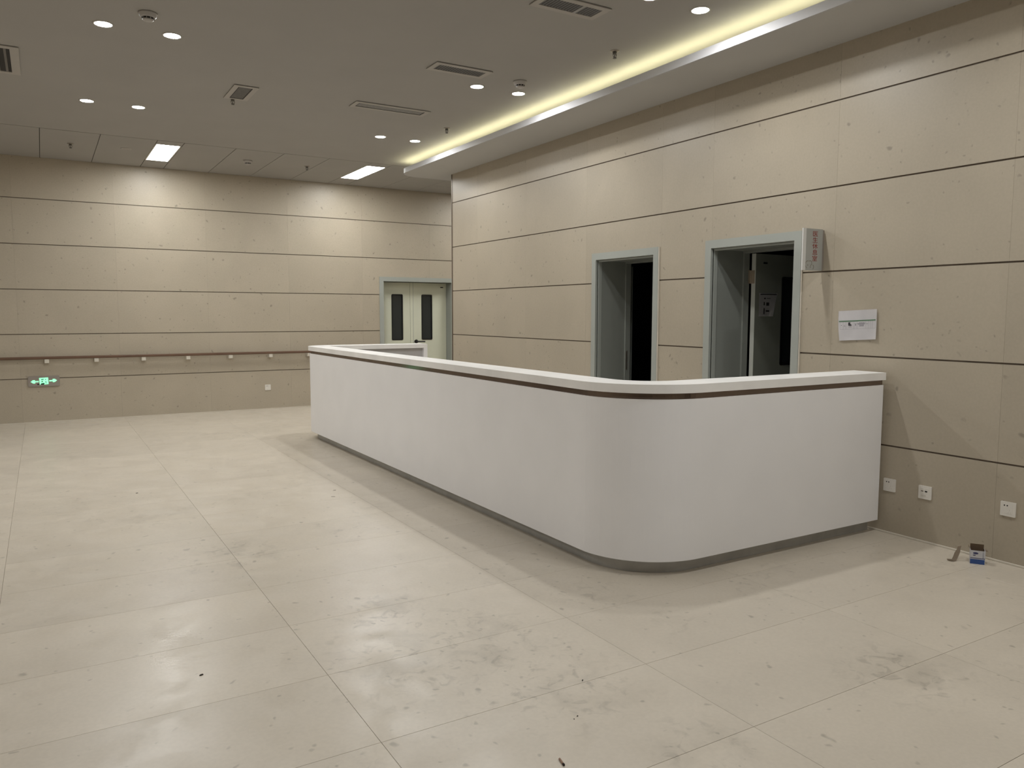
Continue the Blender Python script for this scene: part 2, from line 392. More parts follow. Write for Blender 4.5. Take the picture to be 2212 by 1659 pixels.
# ------------------------------------------------------------------ doors
def casing(parent, name, h, mp, wid, t=0.014, label=None):
    us = [h[0], h[0] + wid, h[1] - wid, h[1]]; vs = [0.0, h[3] - wid, h[3]]
    bm = bmesh.new(); cells(bm, us, vs, lambda u, v: not (us[1] < u < us[2] and v < vs[1]), -t, 0.02, mp)
    bmesh.ops.bevel(bm, geom=[e for e in bm.edges if e.is_manifold and e.calc_face_angle(0) > 1.0], offset=0.003, segments=1, affect='EDGES')
    return obj(name, bm, 'frame', parent)
def rounded_rect(a, b, c, d, r, n=5):
    pts = []
    for cx, cy, s in ((b - r, d - r, 0), (a + r, d - r, 1), (a + r, c + r, 2), (b - r, c + r, 3)):
        pts += [(cx + r * math.cos(math.pi / 2 * (s + k / n)), cy + r * math.sin(math.pi / 2 * (s + k / n))) for k in range(n + 1)]
    return pts
def plate(bm, pts, w0, w1, mp):
    a = [bm.verts.new(mp(u, v, w0)) for u, v in pts]; b = [bm.verts.new(mp(u, v, w1)) for u, v in pts]
    bm.faces.new(a); bm.faces.new(list(reversed(b)))
    for i in range(len(a)): j = (i + 1) % len(a); bm.faces.new((a[i], a[j], b[j], b[i]))
    return bm
def ring_plate(bm, po, pi_, w0, w1, mp):
    n = len(po); o0 = [bm.verts.new(mp(u, v, w0)) for u, v in po]; i0 = [bm.verts.new(mp(u, v, w0)) for u, v in pi_]
    o1 = [bm.verts.new(mp(u, v, w1)) for u, v in po]; i1 = [bm.verts.new(mp(u, v, w1)) for u, v in pi_]
    for k in range(n):
        j = (k + 1) % n
        bm.faces.new((o0[k], o0[j], i0[j], i0[k])); bm.faces.new((o1[k], i1[k], i1[j], o1[j]))
        bm.faces.new((o0[k], o1[k], o1[j], o0[j])); bm.faces.new((i0[k], i0[j], i1[j], i1[k]))
    return bm

# back double door
d1 = tag(bpy.data.objects.new('door_1', None), kind='structure'); C.objects.link(d1)
casing(d1, 'door_frame', HB, mpB, 0.072)
bm = bmesh.new(); box(bm, HB[0] + .06, HB[0] + .072, 0.02, 0.27, 0, 2.023); box(bm, HB[1] - .072, HB[1] - .06, 0.02, 0.27, 0, 2.023); box(bm, HB[0] + .072, HB[1] - .072, 0.02, 0.27, 2.023, 2.035)
obj('jamb', bm, 'jamb', d1)
LY = 0.20
def back_leaf(x0, x1, wx0, wx1):
    wz0, wz1 = 1.036, 1.808
    bm = bmesh.new(); cells(bm, [x0, wx0, wx1, x1], [0.008, wz0, wz1, 2.015], lambda u, v: not (wx0 < u < wx1 and wz0 < v < wz1), LY, LY + .045, mpB)
    lf = obj('door_leaf', bm, 'leaf', d1)
    bm = bmesh.new(); ring_plate(bm, rounded_rect(wx0 - .008, wx1 + .008, wz0 - .008, wz1 + .008, .022), rounded_rect(wx0 + .008, wx1 - .008, wz0 + .008, wz1 - .008, .014), LY - .005, LY + .02, mpB)
    obj('window_bead', bm, 'black', lf)
    bm = bmesh.new(); plate(bm, rounded_rect(wx0 + .001, wx1 - .001, wz0 + .001, wz1 - .001, .012), LY + .012, LY + .02, mpB); obj('window_pane', bm, 'glass', lf)
    return lf
lfa = back_leaf(0.006, 0.566, 0.231, 0.424); lfb = back_leaf(0.570, 1.258, 0.788, 0.977)
obj('label_plate', boxbm(1.146, 1.200, LY - .004, LY, 1.935, 1.952), 'black', lfb)
bm = bmesh.new(); box(bm, 0.622, 0.628, LY - .0015, LY + .001, 0.008, 2.015); obj('edge_line', bm, 'frame', lfb)
bm = bmesh.new(); tube(bm, [(0.674, LY, 1.003), (0.674, LY - .016, 1.003)], 0.032, 20); tube(bm, [(0.674, LY - .01, 1.003), (0.674, LY - .055, 1.003), (0.694, LY - .062, 1.003), (0.818, LY - .062, 0.999)], 0.0115, 10)
obj('lever_handle', bm, 'black', lfb)

# open doors in the right wall: casing, deep jamb, leaf swung into the dark room
def right_door(name, h, leaf_fn):
    d = tag(bpy.data.objects.new(name, None), kind='structure'); C.objects.link(d)
    casing(d, 'door_frame', h, mpR, 0.068)
    a, b, top = h[0] + .068, h[1] - .068, h[3] - .076
    bm = bmesh.new(); ring = [(a - .028, 0), (a - .028, top + .03), (b + .028, top + .03), (b + .028, 0)]
    box(bm, 0.012, 0.40, b, b + .030, 0, top); box(bm, 0.012, 0.40, a - .030, a, 0, top); box(bm, 0.012, 0.40, a - .030, b + .030, top, top + .030)
    jb = obj('jamb', bm, 'jamb', d)
    # rebate bead near the front and door stop at the back
    bm = bmesh.new(); box(bm, 0.02, 0.058, b - .010, b, 0, top - .010); box(bm, 0.02, 0.058, a, a + .010, 0, top - .010); box(bm, 0.02, 0.058, a, b, top - .010, top)
    obj('jamb_bead', bm, 'frame', d)
    bm = bmesh.new(); box(bm, 0.375, 0.44, b - .016, b, 0, top - .016); box(bm, 0.375, 0.44, a, a + .016, 0, top - .016); box(bm, 0.375, 0.44, a, b, top - .016, top)
    obj('door_stop', bm, 'jamb', d)
    # white filler line between casing and wall
    bm = bmesh.new(); box(bm, -0.012, 0.0, h[0] - .010, h[0] - .002, 0, h[3]); obj('filler_line', bm, 'seal', d)
    leaf_fn(d, a, b, top)
    return d
def leaf_near(d, a, b, top):
    # hinged on the near jamb and folded back into the dark, with the strike plate left on the far jamb
    ang = math.radians(4); o = Vector((0.45, a + .02, 0))
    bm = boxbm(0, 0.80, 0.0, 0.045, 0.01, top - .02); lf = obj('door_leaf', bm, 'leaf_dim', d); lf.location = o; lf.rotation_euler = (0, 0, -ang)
    obj('strike_plate', boxbm(0.385, 0.405, b - .019, b - .0155, 0.90, 1.10), 'metal', d)
def leaf_far(d, a, b, top):
    o = Vector((0.455, b - .028, 0)); ang = math.radians(2.5)
    L = 0.82; wx0, wx1, wz0, wz1 = 0.365, 0.525, 1.035, 1.815
    mp = lambda u, v, w_: (u, -w_, v)
    bm = bmesh.new(); cells(bm, [0, wx0, wx1, L], [0.01, wz0, wz1, top - .02], lambda u, v: not (wx0 < u < wx1 and wz0 < v < wz1), 0.0, 0.045, mp)
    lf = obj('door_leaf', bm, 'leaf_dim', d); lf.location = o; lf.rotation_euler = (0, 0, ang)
    bm = bmesh.new(); ring_plate(bm, rounded_rect(wx0 - .008, wx1 + .008, wz0 - .008, wz1 + .008, .02), rounded_rect(wx0 + .008, wx1 - .008, wz0 + .008, wz1 - .008, .014), 0.025, 0.049, mp); obj('window_bead', bm, 'black', lf)
    bm = bmesh.new(); plate(bm, rounded_rect(wx0 + .001, wx1 - .001, wz0 + .001, wz1 - .001, .012), 0.03, 0.034, mp); obj('window_pane', bm, 'glass', lf)
    obj('label_plate', boxbm(0.10, 0.15, -0.048, -0.045, 1.93, 1.945), 'black', lf)
    for z in (1.757, 0.35):
        bm = bmesh.new(); box(bm, -0.003, 0.0, -0.036, 0.0, z, z + .115); tube(bm, [(-0.006, 0.006, z), (-0.006, 0.006, z + .115)], 0.007, 10); box(bm, -0.035, -0.003, 0.004, 0.0068, z, z + .115)
        obj('hinge', bm, 'hinge', lf)
    obj('leaf_edge', boxbm(-0.0012, 0.0, -0.044, -0.001, 0.01, top - .02), 'leaf_edge', lf)
    # notice taped to the leaf
    nt_ = thing('door_notice', 'white printed notice with a curled corner taped on the open door leaf', 'paper', (0, 0, 0))
    Mx = Matrix.Translation(o) @ Matrix.Rotation(ang, 4, 'Z')
    bm = bmesh.new(); N = 8
    def P(s, t, off=0.0):
        x = 0.052 + 0.25 * s - 0.15 * max(0, s - .5) * (1 - t); z = 1.47 + 0.205 * t
        curl = 0.022 * max(0, s - .6) / .4 * max(0, 0.7 - t)
        return Mx @ Vector((x, -0.0475 - curl - off, z))
    vv = [[bm.verts.new(P(i / N, j / N)) for j in range(N + 1)] for i in range(N + 1)]
    for i in range(N):
        for j in range(N): bm.faces.new((vv[i][j], vv[i + 1][j], vv[i + 1][j + 1], vv[i][j + 1]))
    bmesh.ops.solidify(bm, geom=bm.faces[:], thickness=0.0006); obj('sheet', bm, 'paper', nt_)
    bm = bmesh.new()
    def q(s0, s1, t0, t1): poly(bm, [P(s0, t0, .002), P(s1, t0, .002), P(s1, t1, .002), P(s0, t1, .002)])
    q(.05, .45, .93, .965); q(.45, .95, .93, .965); q(.26, .34, .74, .80); q(.4, .62, .76, .78); q(.24, .30, .48, .62); q(.38, .55, .46, .60); q(.24, .30, .1, .36); q(.36, .6, .2, .26)
    tag(obj('small_print', bm, 'print_dark', nt_), kind='stuff')
right_door('door_2', H2, leaf_near)
right_door('door_3', H3, leaf_far)

# ------------------------------------------------------------------ reception counter
ct = thing('reception_counter', 'long white reception counter with a rounded corner, bronze strip and steel kick plate', 'counter', (-1.2, -9.0, 0))
def off_path(d):
    """plan outline of the counter moved inwards by d; runs from the right wall, round the near corner, back to the far leg"""
    x, y0, y1 = -2.22 + d, -9.145 + d, YB - d
    R = max(0.02, 0.5 - d); r = max(0.01, 0.30 - d)
    p = [(-0.045, y0)]
    p += [(x + R - R * math.sin(t), y0 + R - R * math.cos(t)) for t in [math.pi / 2 * k / 20 for k in range(21)]]
    p += [(x + r - r * math.cos(t), y1 - r + r * math.sin(t)) for t in [math.pi / 2 * k / 14 for k in range(15)]]
    p += [(XE, y1)]
    return p
YB, XE = -2.93, -0.67
loc = Vector((-1.2, -9.0, 0))
def cpart(name, d, t, z0, z1, m, smooth=False, bevel=0.0):
    bm = band_from_path(off_path(d), 0.0, t, z0, z1)
    if bevel:
        ed = [e for e in bm.edges if e.is_manifold and e.calc_face_angle(0) > 1.2]
        bmesh.ops.bevel(bm, geom=ed, offset=bevel, segments=2, affect='EDGES')
    bmesh.ops.translate(bm, vec=-loc, verts=bm.verts[:])
    return obj(name, bm, m, ct)
cpart('counter_top', 0.0, 0.245, 1.050, 1.100, 'whitetop', bevel=0.004)
cpart('bronze_strip', 0.026, 0.03, 1.015, 1.050, 'band')
bm = band_from_path(off_path(0.016), 0.0, 0.16, 0.086, 1.015)
ed = [e for e in bm.edges if e.is_manifold and e.calc_face_angle(0) > 1.2]
bmesh.ops.bevel(bm, geom=ed, offset=0.003, segments=2, affect='EDGES')
bmesh.ops.translate(bm, vec=-loc, verts=bm.verts[:]); obj('front_panel', bm, 'white', ct)
cpart('kick_plate', 0.090, 0.05, 0.0, 0.086, 'kick')
bm = bmesh.new(); box(bm, XE - .05, XE, YB - .245, YB - .002, 0.0, 1.050); bmesh.ops.translate(bm, vec=-loc, verts=bm.verts[:]); obj('end_panel', bm, 'white', ct)
bm = bmesh.new(); box(bm, -1.95, XE - .05, YB - .20, YB - .176, 0.1, 1.049); bmesh.ops.translate(bm, vec=-loc, verts=bm.verts[:]); obj('inner_panel', bm, 'inner', ct)

# ------------------------------------------------------------------ ceiling fittings
def copy_tree(o, loc, label, group=None):
    c = o.copy(); C.objects.link(c); c.location = loc; c['label'] = label
    if group: c['group'] = group
    for ch in list(o.children):
        k = ch.copy(); C.objects.link(k); k.parent = c
    return c
GD = 'downlights set in the ceiling'
def make_downlight(loc, label):
    t = thing('downlight', label, 'light', loc, GD)
    obj('trim_ring', lathe(bmesh.new(), [(0.055, -0.002), (0.056, -0.005), (0.070, -0.003), (0.071, 0.0)], 32), 'ventframe', t, smooth=True)
    obj('lens', lathe(bmesh.new(), [(0.0, -0.0035), (0.055, -0.003)], 32), 'e_down', t)
    return t
DLX = {'la': -4.435, 'lb': -3.980, 'ra': -1.420, 'rb': -0.980, 'fa': -7.455, 'fb': -7.0}
dls = [('la', -5.885, 'round downlight of the nearer left pair, on the left, above the dark ceiling area'),
       ('lb', -5.885, 'round downlight of the nearer left pair, on the right beside the dark smoke detector'),
       ('la', -3.518, 'round downlight of the farther left pair, the left one'),
       ('lb', -3.518, 'round downlight of the farther left pair, the right one toward the square light panel'),
       ('ra', -5.912, 'round downlight just beyond the middle slatted vent'),
       ('rb', -5.912, 'round downlight right beside the smoke detector near the glowing cove'),
       ('ra', -3.541, 'round downlight just beyond the long pale vent, the left of its pair'),
       ('rb', -3.541, 'round downlight beside the far end of the glowing cove, the right of its pair'),
       ('rb', -8.280, 'round downlight nearest the camera beside the glowing cove'),
       ('ra', -8.280, 'round downlight cut by the top edge of the photo, left of the nearest cove light')]
d0 = None
for k, y, lab in dls:
    p = (DLX[k], y, CEIL)
    if d0 is None: d0 = make_downlight(p, lab)
    else: copy_tree(d0, p, lab, GD)

for k, y in (('la', -10.65), ('lb', -10.65), ('ra', -10.65), ('rb', -10.65), ('ra', -13.02), ('rb', -13.02), ('fa', -3.53), ('fb', -3.53), ('fa', -5.9), ('fb', -5.9), ('fa', -8.28), ('fb', -8.28)):
    copy_tree(d0, (DLX[k], y, CEIL), 'round downlight outside the photo, overhead, behind or left of the photographer', 'downlights outside the photo')

def make_panel(x0, x1, y0, y1, label):
    t = thing('led_panel', label, 'light', ((x0 + x1) / 2, (y0 + y1) / 2, CEIL), 'flush light panels by the back wall')
    hx, hy = (x1 - x0) / 2, (y1 - y0) / 2; e = 0.016
    bm = bmesh.new(); cells(bm, [-hx, -hx + e, hx - e, hx], [-hy, -hy + e, hy - e, hy], lambda u, v: not (abs(u) < hx - e and abs(v) < hy - e), 0.0, 0.010, lambda u, v, w_: (u, v, w_))
    obj('panel_frame', bm, 'plastic', t)
    obj('diffuser', boxbm(-hx + e, hx - e, -hy + e, hy - e, 0.002, 0.008), 'e_panel', t)
    return t
make_panel(-3.617, -3.323, -1.732, -0.578, 'glowing rectangular light panel on the left, flush in the ceiling band')
make_panel(-0.912, -0.618, -1.732, -0.578, 'glowing rectangular light panel near the cove end, flush in the ceiling band')

make_panel(1.788, 2.082, -1.732, -0.578, 'rectangular light panel in the corridor, hidden behind the right wall')

def vent(name, x0, x1, y0, y1, label, slats, fr=0.045, cat='vent', along='Y', tilt=0.5, mats=('ventslat', 'ventback'), divider=None, group=None, th=0.003):
    t = thing(name, label, cat, ((x0 + x1) / 2, (y0 + y1) / 2, CEIL), group)
    hx, hy = (x1 - x0) / 2, (y1 - y0) / 2
    bm = bmesh.new(); cells(bm, [-hx - fr, -hx, hx, hx + fr], [-hy - fr, -hy, hy, hy + fr], lambda u, v: not (abs(u) < hx and abs(v) < hy), -0.010, -0.0035, lambda u, v, w_: (u, v, w_))
    bmesh.ops.bevel(bm, geom=[e for e in bm.edges if e.is_manifold and e.calc_face_angle(0) > 1.2], offset=0.002, segments=1, affect='EDGES')
    obj('vent_frame', bm, 'ventframe', t)
    obj('collar', boxbm(-hx - fr * .6, hx + fr * .6, -hy - fr * .6, hy + fr * .6, -0.0036, 0.0), 'ventback', t)
    sb = None
    for k in range(slats):
        if along == 'Y':
            u = -hx + (k + .5) * 2 * hx / slats
            if sb is None:
                bm = bmesh.new(); wd = min(0.014, 2 * hx / slats * .30)
                v = [bm.verts.new(q) for q in ((-wd, -hy + .001, -0.0040), (wd * .3, -hy + .001, -0.0098), (wd * .3, hy - .001, -0.0098), (-wd, hy - .001, -0.0040))]
                bm.faces.new(v); bmesh.ops.solidify(bm, geom=bm.faces[:], thickness=0.001)
                s = obj('slat', bm, mats[0], t); sb = s
            else: s = sb.copy(); C.objects.link(s)
            s.location = (u, 0, 0)
    if divider is not None:
        u = -hx + divider * 2 * hx; obj('divider', boxbm(u - .012, u + .012, -hy, hy, -0.010, -0.004), mats[0], t)
    return t
vent('slatted_vent', -1.985, -1.554, -7.945, -7.812, 'slatted air vent nearest the camera, cut by the top edge of the photo', 19, divider=0.66, group='narrow slatted vents in the ceiling')
vent('slatted_vent', -1.995, -1.560, -6.330, -6.202, 'slatted air vent farther back, crossing the two downlights by the smoke detector', 19, group='narrow slatted vents in the ceiling')
def flat_vent(name, x0, x1, y0, y1, label, m, cat='vent'):
    t = vent(name, x0, x1, y0, y1, label, 0, cat=cat)
    hx, hy = (x1 - x0) / 2, (y1 - y0) / 2
    obj('filter_mesh', boxbm(-hx, hx, -hy, hy, -0.0065, -0.0036), m, t)
    obj('mesh_rim', cells(bmesh.new(), [-hx, -hx + .008, hx - .008, hx], [-hy, -hy + .008, hy - .008, hy], lambda u, v: not (abs(u) < hx - .008 and abs(v) < hy - .008), -0.0085, -0.0065, lambda u, v, w_: (u, v, w_)), 'ventback', t)
    return t
flat_vent('long_vent', -2.150, -1.448, -4.850, -4.720, 'long pale mesh vent in the ceiling just before the far right pair of downlights', 'filter_pale')
flat_vent('square_vent', -3.278, -3.150, -4.802, -4.388, 'short grey mesh vent in the plain ceiling directly over a sprinkler', 'filter')
vent('wide_grille', -6.00, -5.028, -4.93, -4.235, 'wide slatted return grille cut by the left edge of the photo', 17, fr=0.062, mats=('ventframe', 'ventback'))

def make_detector(loc, label, s=1.0):
    t = thing('smoke_detector', label, 'smoke detector', loc, 'smoke detectors on the ceiling')
    obj('base', lathe(bmesh.new(), [(0.0, 0.0), (0.062 * s, 0.0), (0.062 * s, -0.010), (0.058 * s, -0.012), (0.054 * s, -0.026), (0.044 * s, -0.033), (0.0, -0.033)], 28), 'detector', t, smooth=True)
    obj('sensor_gap', lathe(bmesh.new(), [(0.0, -0.033), (0.041 * s, -0.033), (0.037 * s, -0.043), (0.0, -0.043)], 28), 'hole', t)
    obj('cap', lathe(bmesh.new(), [(0.0, -0.043), (0.038 * s, -0.043), (0.034 * s, -0.050), (0.024 * s, -0.054), (0.0, -0.055)], 28), 'detector', t, smooth=True)
    for k in range(10):
        a = 2 * math.pi * k / 10; bm = bmesh.new(); box(bm, -0.0015, 0.0015, -0.002, 0.002, -0.044, -0.032)
        q = obj('rib', bm, 'detector', t); q.location = (0.040 * s * math.cos(a), 0.040 * s * math.sin(a), 0); q.rotation_euler = (0, 0, a)
    return t
sd = make_detector((-4.186, -6.271, CEIL), 'smoke detector between the two nearer left downlights')
copy_tree(sd, (-1.165, -6.245, CEIL), 'smoke detector above the downlight near the glowing cove', 'smoke detectors on the ceiling')
copy_tree(sd, (-2.418, -1.238, CEIL), 'smoke detector on the ceiling panels between the two glowing light panels', 'smoke detectors on the ceiling')

def make_sprinkler(loc, label):
    t = thing('sprinkler', label, 'sprinkler', loc, 'fire sprinklers on the ceiling')
    obj('escutcheon', lathe(bmesh.new(), [(0.0, 0.0), (0.037, 0.0), (0.036, -0.004), (0.022, -0.009), (0.0, -0.009)], 24), 'metal', t, smooth=True)
    obj('body', lathe(bmesh.new(), [(0.0, -0.009), (0.017, -0.009), (0.017, -0.022), (0.012, -0.028), (0.0, -0.028)], 16), 'darkmetal', t)
    bm = bmesh.new()
    for s in (-1, 1): tube(bm, [(s * 0.012, 0, -0.024), (s * 0.016, 0, -0.038), (s * 0.013, 0, -0.052), (0, 0, -0.064)], 0.0032, 8)
    obj('frame_arms', bm, 'darkmetal', t)
    obj('glass_bulb', tube(bmesh.new(), [(0, 0, -0.026), (0, 0, -0.035), (0, 0, -0.05), (0, 0, -0.060)], [0.002, 0.0036, 0.0036, 0.002], 8), 'darkmetal', t)
    obj('deflector', lathe(bmesh.new(), [(0.0, -0.062), (0.015, -0.064), (0.015, -0.067), (0.0, -0.067)], 16), 'darkmetal', t)
    return t
sp = make_sprinkler((-3.235, -4.330, CEIL), 'sprinkler just below the short grey mesh vent'); sp.scale = (1, 1, 0.85)
GS = 'fire sprinklers on the ceiling'
copy_tree(sp, (-0.956, -7.323, CEIL), 'sprinkler on the plain ceiling between the nearest downlight and the glowing cove', GS)
copy_tree(sp, (-0.942, -4.319, CEIL), 'sprinkler beside the glowing cove near its far end', GS)
copy_tree(sp, (-4.510, -1.212, CEIL), 'sprinkler on the ceiling panel left of the left glowing light panel', GS)
copy_tree(sp, (-1.616, -1.260, CEIL), 'sprinkler on the panel joint just left of the right glowing light panel', GS)
t = thing('ceiling_speaker', 'flat round cover plate on the ceiling panel left of the left light panel', 'speaker', (-3.902, -1.238, CEIL))
obj('rim', lathe(bmesh.new(), [(0.045, -0.002), (0.048, -0.006), (0.060, -0.004), (0.062, 0.0), (0.045, 0.0)], 28), 'detector', t, smooth=True)
obj('cover', lathe(bmesh.new(), [(0.0, -0.004), (0.044, -0.003), (0.045, 0.0)], 28), 'ventframe', t, smooth=True)

# ------------------------------------------------------------------ wall fittings
hr = thing('handrail', 'brown handrail running along the beige back wall on small pale brackets', 'handrail', (-3.6, 0, 0.85))
obj('rail', boxbm(-3.6, 3.40, -0.092, -0.048, 0.012, 0.050, bevel=0.012, seg=3), 'rail', hr)
bx = [-6.66, -6.065, -5.468, -4.873, -4.278, -3.680, -3.085, -2.488, -1.893, -1.295, -0.70]
bk = None
for x in bx:
    if bk is None:
        bm = bmesh.new(); box(bm, -0.027, 0.027, -0.012, 0.0, -0.045, 0.012); box(bm, -0.020, 0.020, -0.075, -0.010, -0.010, 0.013); box(bm, -0.027, 0.027, -0.085, -0.05, -0.040, 0.0125)
        bmesh.ops.bevel(bm, geom=bm.edges[:], offset=0.002, segments=1, affect='EDGES')
        bk = obj('bracket', bm, 'bracket', hr); q = bk
    else: q = bk.copy(); C.objects.link(q)
    q.location = (x + 3.6, 0, 0)

def mapper(kind, c):
    """local (u to the right, v up, w out of the wall) on the back or right wall"""
    return (lambda u, v, w_: (u, -w_, v)) if kind == 'B' else (lambda u, v, w_: (-w_, -u, v))
def make_outlet(kind, loc, label, holes='power'):
    t = thing('wall_outlet' if holes == 'power' else 'network_outlet', label, 'outlet', loc, 'power outlets low on the walls' if holes == 'power' else None)
    mp = mapper(kind, loc); h = 0.0435
    bm = bmesh.new(); plate(bm, rounded_rect(-h, h, -h, h, 0.004, 3), 0.0, 0.008, mp)
    bmesh.ops.bevel(bm, geom=[e for e in bm.edges if e.is_manifold and e.calc_face_angle(0) > 1.2], offset=0.002, segments=2, affect='EDGES'); obj('face_plate', bm, 'plastic', t)
    bm = bmesh.new(); plate(bm, rounded_rect(-.027, .027, -.028, .028, 0.003, 3), 0.008, 0.0088, mp); obj('insert', bm, 'plastic', t)
    def hole(pts, m='hole', name='pin_hole'):
        bm = bmesh.new(); plate(bm, pts, 0.0088, 0.0093, mp); obj(name, bm, m, t)
    circ = lambda cx, cy, r, n=10: [(cx + r * math.cos(2 * math.pi * k / n), cy + r * math.sin(2 * math.pi * k / n)) for k in range(n)]
    def bar(cx, cy, L, wd, a):
        ca, sa = math.cos(a), math.sin(a)
        return [(cx + ca * x - sa * y, cy + sa * x + ca * y) for x, y in ((-L, -wd), (L, -wd), (L, wd), (-L, wd))]
    if holes == 'power':
        hole(circ(-.020, .021, .0042)); hole(circ(-.004, .021, .0042))
        hole(bar(.010, -.006, .004, .0012, math.pi / 2), 'plastic_shade'); hole(bar(.003, -.020, .004, .0012, 1.0), 'plastic_shade'); hole(bar(.017, -.020, .004, .0012, -1.0), 'plastic_shade')
    else:
        hole(bar(-.017, .008, .008, .004, 0), 'metal', 'port'); hole(bar(.009, .008, .008, .0048, 0), 'hole', 'port')
        for cy in (.022, -.006):
            hole(bar(-.017, cy, .008, .0012, 0), 'plastic_shade', 'port_label'); hole(bar(.008, cy, .008, .0012, 0), 'plastic_shade', 'port_label')
        hole(bar(-.008, -.020, .016, .006, 0), 'plastic_shade', 'name_tag')
    return t
make_outlet('R', (0, -9.180, 0.333), 'white power outlet on the right wall, in the shadow beside the counter end')
make_outlet('R', (0, -9.430, 0.331), 'white network outlet with two ports on the right wall between two power outlets', 'net')
make_outlet('R', (0, -9.944, 0.333), 'white power outlet on the right wall above the small blue carton')
make_outlet('B', (-1.932, 0, 0.338), 'white power outlet low on the back wall near the counter')

# exit sign
ex = thing('exit_sign', 'grey wall sign with glowing green running man and arrows, low on the back wall', 'exit sign', (-4.917, 0, 0.562))
mp = mapper('B', None)
bm = bmesh.new(); plate(bm, rounded_rect(-.185, .185, -.071, .071, .008, 3), 0.0, 0.016, mp); obj('housing', bm, 'exitbox', ex)
bm = bmesh.new(); plate(bm, rounded_rect(-.178, .178, -.064, .064, .006, 3), 0.016, 0.0175, mp); obj('face', bm, 'exitbox', ex)
def px_(x, y): return ((x - 1010) / 1290 * 0.37, -(y - 615) / 1290 * 0.37 - .004)
def sheet(name, lists, m, w0, w1):
    bm = bmesh.new()
    for L_ in lists: plate(bm, [px_(*p) for p in L_], w0, w1, mp)
    return obj(name, bm, m, ex)
sheet('left_arrow', [[(468, 612), (560, 535), (655, 535), (635, 580), (795, 575), (795, 640), (650, 640), (660, 690), (570, 690)]], 'e_exit', .0175, .0185)
sheet('right_arrow', [[(1545, 578), (1450, 500), (1360, 505), (1375, 550), (1222, 562), (1232, 625), (1375, 610), (1365, 660), (1450, 655)]], 'e_exit', .0175, .0185)
sheet('door_symbol', [[(815, 440), (1185, 425), (1195, 740), (1090, 752), (1010, 755), (1040, 700), (1010, 680), (905, 690), (855, 758), (835, 758)]], 'e_exit', .0175, .0183)
sheet('running_man_gaps', [[(905, 500), (1015, 493), (1000, 528), (940, 535), (905, 560)], [(905, 605), (960, 580), (975, 600), (945, 640), (905, 645)],
      [(1072, 492), (1095, 500), (1100, 545), (1062, 545)], [(1055, 610), (1105, 605), (1105, 725), (1085, 725), (1090, 670)], [(905, 690), (1010, 680), (1040, 700), (1005, 755), (860, 756)]], 'exitdark', .0183, .0189)
sheet('indicator', [[(730, 715), (815, 710), (815, 760), (730, 765)]], 'hole', .0175, .0187)

# room sign standing out from the wall like a flag, facing the camera side
sg = thing('room_sign', 'silver sign with red vertical Chinese lettering standing out from the wall by the right doorway', 'sign', (0, -8.585, 1.954))
mp = lambda u, v, w_: (u - 0.235, -w_, v)         # u from the free edge (0) to the wall (0.235), w towards the camera side
hh = 0.148
pr = [(0.034, -0.024)] + [(0.034 - 0.034 * math.sin(t), -0.024 + 0.024 * (1 - math.cos(t))) for t in [math.pi / 2 * k / 8 for k in range(1, 9)]] + [(0.034, 0.0)]
bm = bmesh.new()
a = [bm.verts.new(mp(u, -hh, w_)) for u, w_ in pr]; b = [bm.verts.new(mp(u, hh, w_)) for u, w_ in pr]
bm.faces.new(a); bm.faces.new(list(reversed(b)))
for i in range(len(a)): j = (i + 1) % len(a); bm.faces.new((a[i], a[j], b[j], b[i]))
obj('rounded_edge', bm, 'signedge', sg)
bm = bmesh.new(); plate(bm, [(0.0342, -hh), (0.214, -hh), (0.214, hh), (0.0342, hh)], -0.024, -0.001, mp); obj('face', bm, 'silver', sg)
bm = bmesh.new(); plate(bm, [(0.214, -hh + .004), (0.2345, -hh + .004), (0.2345, hh - .004), (0.214, hh - .004)], -0.020, -0.005, mp); obj('wall_mount', bm, 'exitbox', sg)
def text_mesh(name, body, size, parent, m, place):
    cu = bpy.data.curves.new(name + '_text', 'FONT'); cu.body = body; cu.size = size; cu.align_x = 'CENTER'; cu.align_y = 'CENTER'; cu.extrude = 0.0004
    o = bpy.data.objects.new(name, cu); C.objects.link(o)
    dg = bpy.context.evaluated_depsgraph_get(); me = bpy.data.meshes.new_from_object(o.evaluated_get(dg))
    bpy.data.objects.remove(o); bpy.data.curves.remove(cu)
    xs = [v.co.x for v in me.vertices]; ys = [v.co.y for v in me.vertices]
    cx, cy = (min(xs) + max(xs)) / 2, (min(ys) + max(ys)) / 2
    for v in me.vertices: v.co = Vector(place(v.co.x - cx, v.co.y - cy, v.co.z))
    me.materials.clear(); me.materials.append(M[m]); me.name = name
    q = bpy.data.objects.new(name, me); C.objects.link(q); q.parent = parent
    return q
for k, ch in enumerate('医生休息室'):
    text_mesh('character', ch, 0.049, sg, 'red', lambda x, y, z, k=k: mp(x * 1.25 + 0.133, y * 0.86 + 0.113 - 0.0438 * k, -0.0003 + z))
bm = bmesh.new()
def stroke(pts, wd=0.0016):
    for (x0, y0), (x1, y1) in zip(pts, pts[1:]):
        dx, dy = x1 - x0, y1 - y0; L_ = math.hypot(dx, dy); nx, ny = -dy / L_ * wd, dx / L_ * wd
        plate(bm, [(x0 + nx, y0 + ny), (x1 + nx, y1 + ny), (x1 - nx, y1 - ny), (x0 - nx, y0 - ny)], -0.001, -0.0004, mp)
arc = lambda cx, cy, r, a0, a1, n=8: [(cx + r * math.cos(math.radians(a0 + (a1 - a0) * k / n)), cy + r * math.sin(math.radians(a0 + (a1 - a0) * k / n))) for k in range(n + 1)]
